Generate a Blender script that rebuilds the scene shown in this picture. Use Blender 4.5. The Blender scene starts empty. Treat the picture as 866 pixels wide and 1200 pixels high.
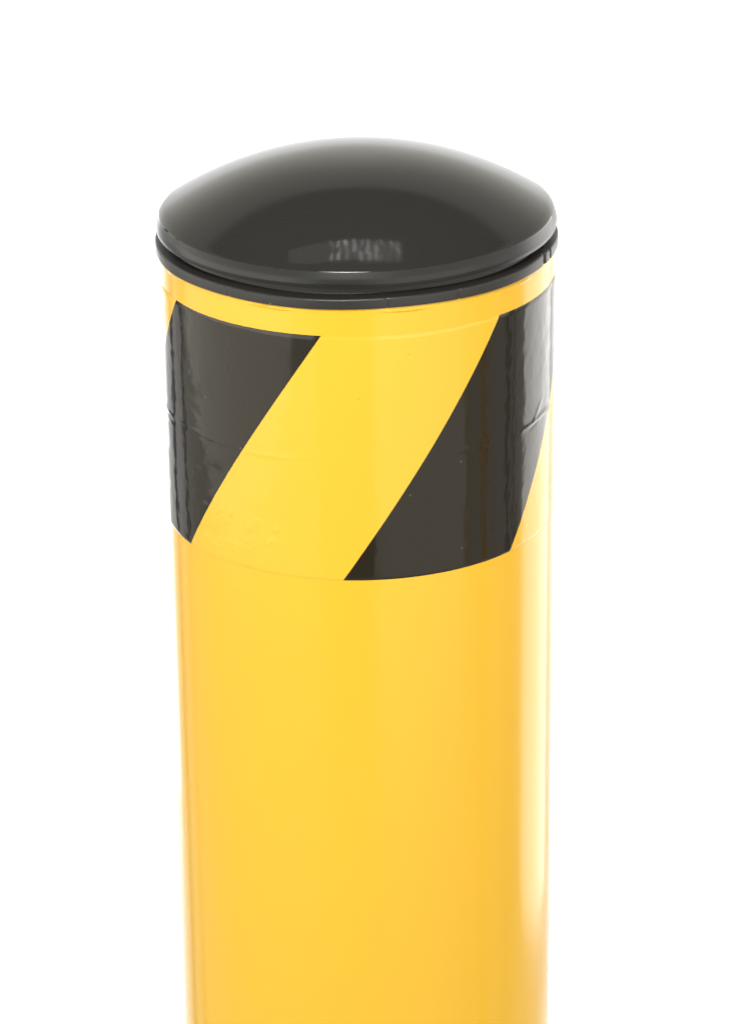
import bpy, math, random
import numpy as np
from mathutils import Vector, Matrix

R = 0.08            # radius of the post in metres
TOP = 1.0           # height of the lower edge of the cap above the floor
sc = bpy.context.scene
COL = sc.collection

# ---------------------------------------------------------------- camera
F, D, H, YAW, PIT, ROLL = 4217.92, 17.2385, 5.85576, 2.79316e-3, 0.402469, -1.17882e-2
cd = bpy.data.cameras.new('camera')
cam = bpy.data.objects.new('camera', cd); COL.objects.link(cam); sc.camera = cam
cd.sensor_fit = 'VERTICAL'; cd.sensor_height = 36.0; cd.lens = 36.0 * F / 1200.0
cd.clip_start = 0.05; cd.clip_end = 200
fw = Vector((math.sin(YAW) * math.cos(PIT), math.cos(YAW) * math.cos(PIT), -math.sin(PIT)))
rt = Vector((math.cos(YAW), -math.sin(YAW), 0)); up = rt.cross(fw)
c, s = math.cos(ROLL), math.sin(ROLL)
r2 = c * rt + s * up; u2 = -s * rt + c * up
m = Matrix((r2, u2, -fw)).transposed().to_4x4()
m.translation = Vector((0, -D * R, TOP + H * R))
cam.matrix_world = m

# ---------------------------------------------------------------- colour management
sc.view_settings.view_transform = 'Standard'
sc.view_settings.look = 'None'
sc.view_settings.exposure = 0.0
sc.view_settings.gamma = 1.0

# ---------------------------------------------------------------- studio surroundings (white walls, darker ceiling)
W = bpy.data.worlds.new('World'); sc.world = W; W.use_nodes = True
nt = W.node_tree; nt.nodes.clear()
wo = nt.nodes.new('ShaderNodeOutputWorld'); bg = nt.nodes.new('ShaderNodeBackground')
tc = nt.nodes.new('ShaderNodeTexCoord'); sp = nt.nodes.new('ShaderNodeSeparateXYZ')
rp = nt.nodes.new('ShaderNodeValToRGB')
mr = nt.nodes.new('ShaderNodeMapRange'); mr.inputs['From Min'].default_value = -1; mr.inputs['From Max'].default_value = 1
nt.links.new(tc.outputs['Generated'], sp.inputs[0]); nt.links.new(sp.outputs['Z'], mr.inputs['Value'])
nt.links.new(mr.outputs[0], rp.inputs[0]); nt.links.new(rp.outputs[0], bg.inputs['Color'])
nt.links.new(bg.outputs[0], wo.inputs[0])
e = rp.color_ramp.elements
def el(z): return (math.sin(math.radians(z)) + 1) / 2
e[0].position = 0.0; e[0].color = (1, 1, 1, 1)
e[0].color = (1.3, 1.3, 1.3, 1); e[1].position = el(7); e[1].color = (1.3, 1.3, 1.28, 1)
for z, v in ((12, 1.0), (20, .74), (30, .50), (41, .38), (44.5, .15), (80, .22)):
    k = e.new(el(z)); k.color = (v, v * .98, v * .89, 1)
bg.inputs['Strength'].default_value = 1.25

# ---------------------------------------------------------------- studio lamps
def area(name, az, dist, z, w, h, L, elev_to=None, color=(1, 1, 1)):
    """soft box seen from the post at azimuth az (0 = towards the camera, + = right), radiance L"""
    a = math.radians(az)
    ld = bpy.data.lights.new(name, 'AREA'); ld.shape = 'RECTANGLE'; ld.size = w; ld.size_y = h
    ld.energy = L * math.pi * w * h; ld.color = color
    o = bpy.data.objects.new(name, ld); COL.objects.link(o)
    o.location = (math.sin(a) * dist, -math.cos(a) * dist, z)
    tgt = Vector((0, 0, z if elev_to is None else elev_to))
    o.rotation_euler = (tgt - o.location).to_track_quat('-Z', 'Y').to_euler()
    return o
area('softbox_right_rear', 127, 1.1, 0.635, 0.72, 1.08, 2.05, color=(1, .985, .95))
area('softbox_left', -76, 1.4, 0.68, 2.3, 0.72, .84, color=(1, .96, .84))
area('softbox_left_rear', -157, 1.45, 0.46, 0.44, 0.9, 1.8)
k = area('key_softbox', -8, 1.9, 2.7, 1.1, 0.9, 1.0, elev_to=1.05, color=(1, .985, .96)); k.data.spread = math.radians(29)
area('front_fill', 36, 1.6, .30, 1.6, .55, .36, color=(1, .95, .82))  # added fill, brightens what the black stripe reflects at the front
k = area('floor_wash', 180, 3.4, 3.2, 4.4, 2.2, 3.3, elev_to=0.0)  # unseen lamp added overhead to push the floor behind to white
k.rotation_euler = (0, 0, 0); k.data.spread = math.radians(85)
k = area('floor_wash', 180, 7.5, 3.6, 8, 3.5, 3.4, elev_to=0.0)  # second wash added to whiten the far floor mirrored in the dome
k.rotation_euler = (0, 0, 0); k.data.spread = math.radians(85)
rnd = random.Random(7)
for i in range(10):
    for j in range(3):
        k = area('ceiling_tube', 180, .5, 3.0, rnd.uniform(.015, .035), rnd.uniform(.09, .13), rnd.uniform(.5, 3.4), elev_to=0.0)
        k.location = (-.22 + .062 * i + rnd.uniform(-.012, .012), .40 + .10 * j + rnd.uniform(-.01, .01), 3.0)
        k.rotation_euler = (0, 0, rnd.uniform(-.25, .25))
k = area('ceiling_panel', 180, .5, 3.02, 1.0, .30, .35, elev_to=0.0); k.location = (-.12, .50, 3.03); k.rotation_euler = (0, 0, 0)

# ---------------------------------------------------------------- helpers
def link(name, me, mat, parent=None):
    o = bpy.data.objects.new(name, me); COL.objects.link(o)
    for mm in (mat if isinstance(mat, (list, tuple)) else [mat]): me.materials.append(mm)
    if parent: o.parent = parent
    return o
def grid_mesh(name, P, wrap=False, matidx=None):
    """P: (rows, cols, 3)"""
    nr, nc = P.shape[:2]
    idx = np.arange(nr * nc).reshape(nr, nc)
    if wrap: idx = np.concatenate([idx, idx[:, :1]], 1)
    q = np.stack([idx[:-1, :-1], idx[:-1, 1:], idx[1:, 1:], idx[1:, :-1]], -1).reshape(-1, 4)
    me = bpy.data.meshes.new(name)
    me.vertices.add(nr * nc); me.vertices.foreach_set('co', P.reshape(-1).astype(np.float32))
    me.loops.add(q.size); me.loops.foreach_set('vertex_index', q.reshape(-1).astype(np.int32))
    me.polygons.add(len(q)); me.polygons.foreach_set('loop_start', (np.arange(len(q)) * 4).astype(np.int32))
    me.update(calc_edges=True)
    me.polygons.foreach_set('use_smooth', np.ones(len(q), bool))
    if matidx is not None:
        mi = np.broadcast_to(matidx[None, :], (nr - 1, len(matidx))).reshape(-1)
        me.polygons.foreach_set('material_index', mi.astype(np.int32))
    me.validate(); me.update()
    return me
def lathe(name, prof, seg=384, wob=None):
    """prof: (r, z) from the top down, in radii"""
    th = np.linspace(0, 2 * np.pi, seg, endpoint=False)
    pr = np.array(prof, float)
    rr = pr[:, 0:1] * np.ones((1, seg)); zz = pr[:, 1:2] * np.ones((1, seg))
    if wob is not None: rr, zz = wob(th[None, :], rr, zz)
    P = np.stack([rr * np.sin(th), -rr * np.cos(th), zz], -1) * R
    return grid_mesh(name, P[:, ::-1][:, :], wrap=True)   # reversed so that normals face outwards
def rounded(pts, rad=0.006, n=5):
    """round the corners of a profile"""
    out = [pts[0]]
    for i in range(1, len(pts) - 1):
        p0, p1, p2 = map(np.array, (pts[i - 1], pts[i], pts[i + 1]))
        if len(pts[i]) > 2 or np.hypot(*(p1 - p0)) < 1e-6: out.append(tuple(p1[:2])); continue
        a = (p0 - p1) / np.hypot(*(p0 - p1)); b = (p2 - p1) / np.hypot(*(p2 - p1))
        k = min(rad, .45 * np.hypot(*(p0 - p1)), .45 * np.hypot(*(p2 - p1)))
        A, B = p1 + a * k, p1 + b * k
        for t in np.linspace(0, 1, n):
            out.append(tuple((1 - t) ** 2 * A + 2 * t * (1 - t) * p1 + t * t * B))
    out.append(pts[-1]); return out
def noise2(x, y, seed, octs=3):
    """smooth value noise on arrays"""
    rng = np.random.RandomState(seed); T = rng.rand(256, 256)
    out = 0; amp = 1
    for o in range(octs):
        xi = np.floor(x).astype(int); yi = np.floor(y).astype(int)
        fx = x - xi; fy = y - yi; fx = fx * fx * (3 - 2 * fx); fy = fy * fy * (3 - 2 * fy)
        g = lambda a, b: T[a % 256, b % 256]
        out = out + amp * ((g(xi, yi) * (1 - fx) + g(xi + 1, yi) * fx) * (1 - fy) + (g(xi, yi + 1) * (1 - fx) + g(xi + 1, yi + 1) * fx) * fy - .5)
        x = x * 2.03 + 7.1; y = y * 2.03 + 3.7; amp *= .5
    return out

# ---------------------------------------------------------------- materials
def mat(name, col, rough=.3, ior=1.5, coat=0, coat_rough=.05, var=0, vscale=(1, 1, 1), rvar=0, bumps=(), specks=0):
    M = bpy.data.materials.new(name); M.use_nodes = True
    n = M.node_tree.nodes; l = M.node_tree.links; b = n['Principled BSDF']
    b.inputs['Base Color'].default_value = (*col, 1); b.inputs['Roughness'].default_value = rough
    b.inputs['IOR'].default_value = ior
    b.inputs['Coat Weight'].default_value = coat; b.inputs['Coat Roughness'].default_value = coat_rough
    t = n.new('ShaderNodeTexCoord')
    def noise(scale, vs=(1, 1, 1), detail=4):
        mp = n.new('ShaderNodeMapping'); mp.inputs['Scale'].default_value = vs
        l.new(t.outputs['Object'], mp.inputs[0])
        x = n.new('ShaderNodeTexNoise'); x.inputs['Scale'].default_value = scale; x.inputs['Detail'].default_value = detail
        l.new(mp.outputs[0], x.inputs['Vector']); return x.outputs[0]
    if specks:
        vo = n.new('ShaderNodeTexVoronoi'); vo.inputs['Scale'].default_value = 150
        l.new(t.outputs['Object'], vo.inputs['Vector'])
        cr = n.new('ShaderNodeMapRange'); cr.inputs['From Min'].default_value = .05; cr.inputs['From Max'].default_value = .09
        cr.inputs['To Min'].default_value = 1; cr.inputs['To Max'].default_value = 0; l.new(vo.outputs['Distance'], cr.inputs['Value'])
        sx = n.new('ShaderNodeSeparateColor'); l.new(vo.outputs['Color'], sx.inputs[0])
        gt = n.new('ShaderNodeMath'); gt.operation = 'GREATER_THAN'; gt.inputs[1].default_value = .93; l.new(sx.outputs[0], gt.inputs[0])
        mu = n.new('ShaderNodeMath'); mu.operation = 'MULTIPLY'; l.new(gt.outputs[0], mu.inputs[0]); l.new(cr.outputs[0], mu.inputs[1])
        mk = n.new('ShaderNodeMath'); mk.operation = 'MULTIPLY'; l.new(mu.outputs[0], mk.inputs[0]); mk.inputs[1].default_value = abs(specks)
        mx = n.new('ShaderNodeMix'); mx.data_type = 'RGBA'; mx.inputs[6].default_value = (*col, 1)
        mx.inputs[7].default_value = (.35, .34, .32, 1) if specks > 0 else (.35, .18, .03, 1)
        l.new(mk.outputs[0], mx.inputs[0]); l.new(mx.outputs[2], b.inputs['Base Color'])
    if var:
        mx = n.new('ShaderNodeMix'); mx.data_type = 'RGBA'
        mx.inputs[6].default_value = (*[v * (1 - var) for v in col], 1); mx.inputs[7].default_value = (*[min(1, v * (1 + var)) for v in col], 1)
        l.new(noise(9, vscale), mx.inputs[0]); l.new(mx.outputs[2], b.inputs['Base Color'])
    if rvar:
        q = n.new('ShaderNodeMapRange'); q.inputs['To Min'].default_value = rough - rvar; q.inputs['To Max'].default_value = rough + rvar
        q.inputs['From Min'].default_value = .3; q.inputs['From Max'].default_value = .7
        l.new(noise(25, vscale, 6), q.inputs['Value']); l.new(q.outputs[0], b.inputs['Roughness'])
    prev = None
    for sc_, vs, strength, dist in bumps:
        bp = n.new('ShaderNodeBump'); bp.inputs['Strength'].default_value = strength; bp.inputs['Distance'].default_value = dist
        l.new(noise(sc_, vs), bp.inputs['Height'])
        if prev: l.new(prev.outputs[0], bp.inputs['Normal'])
        prev = bp
    if prev:
        l.new(prev.outputs[0], b.inputs['Normal'])
        if coat: l.new(prev.outputs[0], b.inputs['Coat Normal'])
    return M
M_paint = mat('yellow_powder_coat', (.90, .515, .040), specks=-0.15, rough=.16, bumps=((18, (1, 1, .25), .25, .0006), (260, (1, 1, 1), .10, .00006)))
M_tapey = mat('yellow_tape', (.90, .525, .046), specks=-0.4, rough=.13, bumps=((55, (1, 1, .5), .25, .0004),))
M_tapeb = mat('black_tape', (.023, .0185, .012), specks=0.15, rough=.10, bumps=((90, (1, 1, .55), .30, .0005), (400, (1, 1, 1), .1, .00008)))
M_plastic = mat('black_plastic', (.024, .023, .020), specks=0.3, rough=.07, rvar=.03, bumps=((500, (1, 1, 1), .05, .00004), (30, (1, 1, 1), .12, .0004)))
M_flange = mat('black_plastic_flange', (.030, .029, .026), specks=0.4, rough=.38, rvar=.06, bumps=((300, (1, 1, 3), .25, .0001),))
M_lip = mat('black_plastic_lip', (.013, .0128, .011), rough=.30, rvar=.05, specks=.3, bumps=((300, (1, 1, 1), .12, .0001),))
M_floor = mat('white_floor', (.86, .86, .86), rough=.6)

# ---------------------------------------------------------------- setting
P = np.array([[[-6, -3, 0], [6, -3, 0]], [[-6, 10, 0], [6, 10, 0]]], float)
fl = link('floor', grid_mesh('floor', P), M_floor); fl['kind'] = 'structure'

# narrow dark boards added round the bollard, out of frame, only to give the dark lines in the glossy film
M_navy = mat('navy_board', (.014, .026, .11), rough=.6)
M_brown = mat('ochre_board', (.60, .27, .02), rough=.6)
M_char = mat('charcoal_board', (.03, .028, .026), rough=.7)
def board(az, dist, width_deg, m_, h_=1.25, thick=.01):
    a = math.radians(az); w = 2 * dist * math.tan(math.radians(width_deg / 2))
    bm = bpy.data.meshes.new('board')
    v = [(x * w / 2, y * thick / 2, z * h_ + .004) for z in (0, 1) for x, y in ((-1, -1), (1, -1), (1, 1), (-1, 1))]
    bm.from_pydata(v, [], [(3, 2, 1, 0), (4, 5, 6, 7), (0, 1, 5, 4), (1, 2, 6, 5), (2, 3, 7, 6), (3, 0, 4, 7)])
    o = link('reflection_board', bm, m_); o['kind'] = 'structure'
    o.location = (math.sin(a) * dist, -math.cos(a) * dist, 0); o.rotation_euler = (0, 0, a)
board(-119, .95, 3.0, M_navy); board(-134, 1.0, 5.0, M_navy)
board(92.5, .9, 3.2, M_navy); board(98, .9, 1.6, M_navy)
board(74, .95, 5.0, M_brown); board(63, 1.0, 1.6, M_brown, .75)  # ochre ones added for the brownish streaks in the film
board(-7, 1.75, 32, M_char, 1.1)  # added in place of the photographer, seen only as a dark reflection

# ---------------------------------------------------------------- the bollard
bol = bpy.data.objects.new('bollard', None); COL.objects.link(bol)
bol['label'] = 'yellow round safety bollard with black domed cap and black slanted tape stripes'
bol['category'] = 'bollard'
bol.empty_display_size = .2

# post: origin of the parts is at the base
def up_by(o, z): o.location = (0, 0, z); return o
prof = [(0.94, 0.02), (0.975, 0.03), (0.995, 0.015)] + [(1.0, z) for z in np.linspace(-.002, -.05, 30)] + [(1.0, z) for z in np.linspace(-.1, -TOP / R, 60)]
def glint_rim(th, rr, zz):   # bulges added to the pipe's upper edge under the cap to catch glints
    t = (np.degrees(th) + 180) % 360 - 180
    a = sum(k * np.exp(-np.abs((t - c0) / w) ** 4) for c0, w, k in ((-25, 6, 1), (13, 5.5, 1), (54, 3, .9), (-64, 4, .6), (90, 8, 1), (150, 9, .8), (-120, 8, 1)))
    zc = -.017 + .004 * noise2(t * .15, t * 0, 9)
    return rr + .008 * a * np.exp(-((zz - zc) / .0055) ** 2), zz
up_by(link('post', lathe('post', prof, 720, glint_rim), M_paint, bol), TOP)

# hazard tape: a band of film with sheared columns, so the stripes have exact edges
zt, zb = -.140, -1.424
zs0, zs1 = -.158, -1.414      # stripe ends
slope = 47.5 / (1.414 - .158)     # degrees of lean per radius of height
edges = [-185, -170.6, -117.6, -63.9, -10.9, 42.8, 96.0, 149.5, 175]
black = [0, 1, 0, 1, 0, 1, 0, 1]
cols, midx = [edges[0]], []
for a, b, k in zip(edges[:-1], edges[1:], black):
    n = max(2, int((b - a) / .45)); cols += list(np.linspace(a, b, n + 1)[1:]); midx += [k] * n
rows = np.concatenate([[zt], np.linspace(zs0, zs1, 300), [zb]])
A, Z = np.meshgrid(np.array(cols), rows)
TH = A - (zs0 - Z) * slope                                     # degrees
rad = np.full_like(TH, 1.0045)
edge = np.minimum(zt - Z, Z - zb); rad -= .0035 * np.exp(-edge / .004)
rad += .0011 * noise2(TH * np.pi / 180 * 9, Z * 6, 1)          # slack in the film
# crumpled vertical ripples towards the sides
side = np.clip((np.abs(TH - 5) - 40) / 20, 0, 1)
rad += side * .0004 * noise2(TH * np.pi / 180 * 26, Z * 22, 2, 2)
# the fold line round the tape
fold = .5 + noise2(TH * .06, Z * 0, 5); zf = -.785 + .012 * noise2(TH * .05, Z * 0, 6)
rad += .0004 * np.clip(fold, 0, 1) * np.exp(-((Z - zf) / .010) ** 2)
def crease(t0, z0, t1, z1, amp, w):
    global rad
    X = TH * np.pi / 180; x0, x1 = math.radians(t0), math.radians(t1)
    dx, dz = x1 - x0, z1 - z0; L2 = dx * dx + dz * dz
    t = np.clip(((X - x0) * dx + (Z - z0) * dz) / L2, 0, 1)
    d = np.hypot(X - x0 - t * dx, Z - z0 - t * dz)
    rad = rad + amp * np.exp(-(d / w) ** 2) * (.3 + .7 * np.sin(np.pi * t))
crease(54, -.800, 74, -.775, .0035, .012); crease(60, -.79, 66, -.70, .0025, .014); crease(57, -.82, 63, -.80, -.002, .010)
crease(-34, -.80, -14, -.785, .0009, .010); crease(-52, -.40, -49, -.72, .0006, .008); crease(-6, -.30, -5, -.95, .0003, .010); crease(38, -1.0, 39, -1.33, .0006, .008)
crease(-80, -.77, -66, -.80, .001, .012); crease(-75, -.82, -68, -.84, .0008, .010)
crease(20, -.80, 40, -.79, .0010, .012); crease(-20, -.76, 2, -.80, .0008, .015)
# trapped air bubbles low on the yellow field
rng = random.Random(4)
for i in range(46):
    t0 = rng.uniform(-52, -22); z0 = rng.uniform(-1.38, -1.14); w = rng.uniform(.008, .02)
    d2 = ((TH - t0) * np.pi / 180) ** 2 + (Z - z0) ** 2
    rad = rad + .0010 * np.exp(-d2 / w ** 2)
T = np.radians(TH)
Pt = np.stack([rad * np.sin(T), -rad * np.cos(T), Z], -1) * R
me = grid_mesh('hazard_tape', Pt[:, ::-1], matidx=np.array(midx)[::-1])
tape = up_by(link('hazard_tape', me, [M_tapey, M_tapeb], bol), TOP)
tape['label'] = 'glossy yellow tape band with slanted black stripes'

# cap
h, z0 = .272, .193
dome = [(r, z0 + h * (1 - r ** 2.2 / .985 ** 2.2)) for r in np.linspace(.0005, .975, 60)]
body = rounded([(.975, z0 + h * (1 - (.975 / .985) ** 2.2)), (.991, .184), (1.003, .150), (1.008, .124), (1.005, .104), (.985, .101), (.930, .097), (.925, .05), (.925, -.06)], .004)
cap = up_by(link('cap', lathe('cap', dome[:-1] + body), [M_plastic, M_lip], bol), TOP)
for f in cap.data.polygons:
    if f.center.z < .181 * R: f.material_index = 1
cap.rotation_euler = (0, math.radians(-.25), 0)
def nick(th, rr, zz):
    t = (np.degrees(th) + 180) % 360 - 180
    for c0, w, a in ((29, .35, -.006), (66, .8, -.012), (71, .5, -.010), (-38, .4, -.004), (8, .3, -.003)):
        rr = rr + a * np.exp(-((t - c0) / w) ** 2) * (rr > .99)
    zz = zz + .0025 * np.sin(t * .11) + .006 * np.exp(-((t - 62) / 6) ** 2) * (zz > .03) * (rr > .99)
    return rr, zz
fp = rounded([(.930, .098), (.935, .090), (.945, .056), (1.008, .054), (1.014, .047), (1.014, .004), (1.010, 0), (1.000, -.001)], .004)
fl_ = link('flange', lathe('flange', fp, 1440, nick), M_flange, cap)
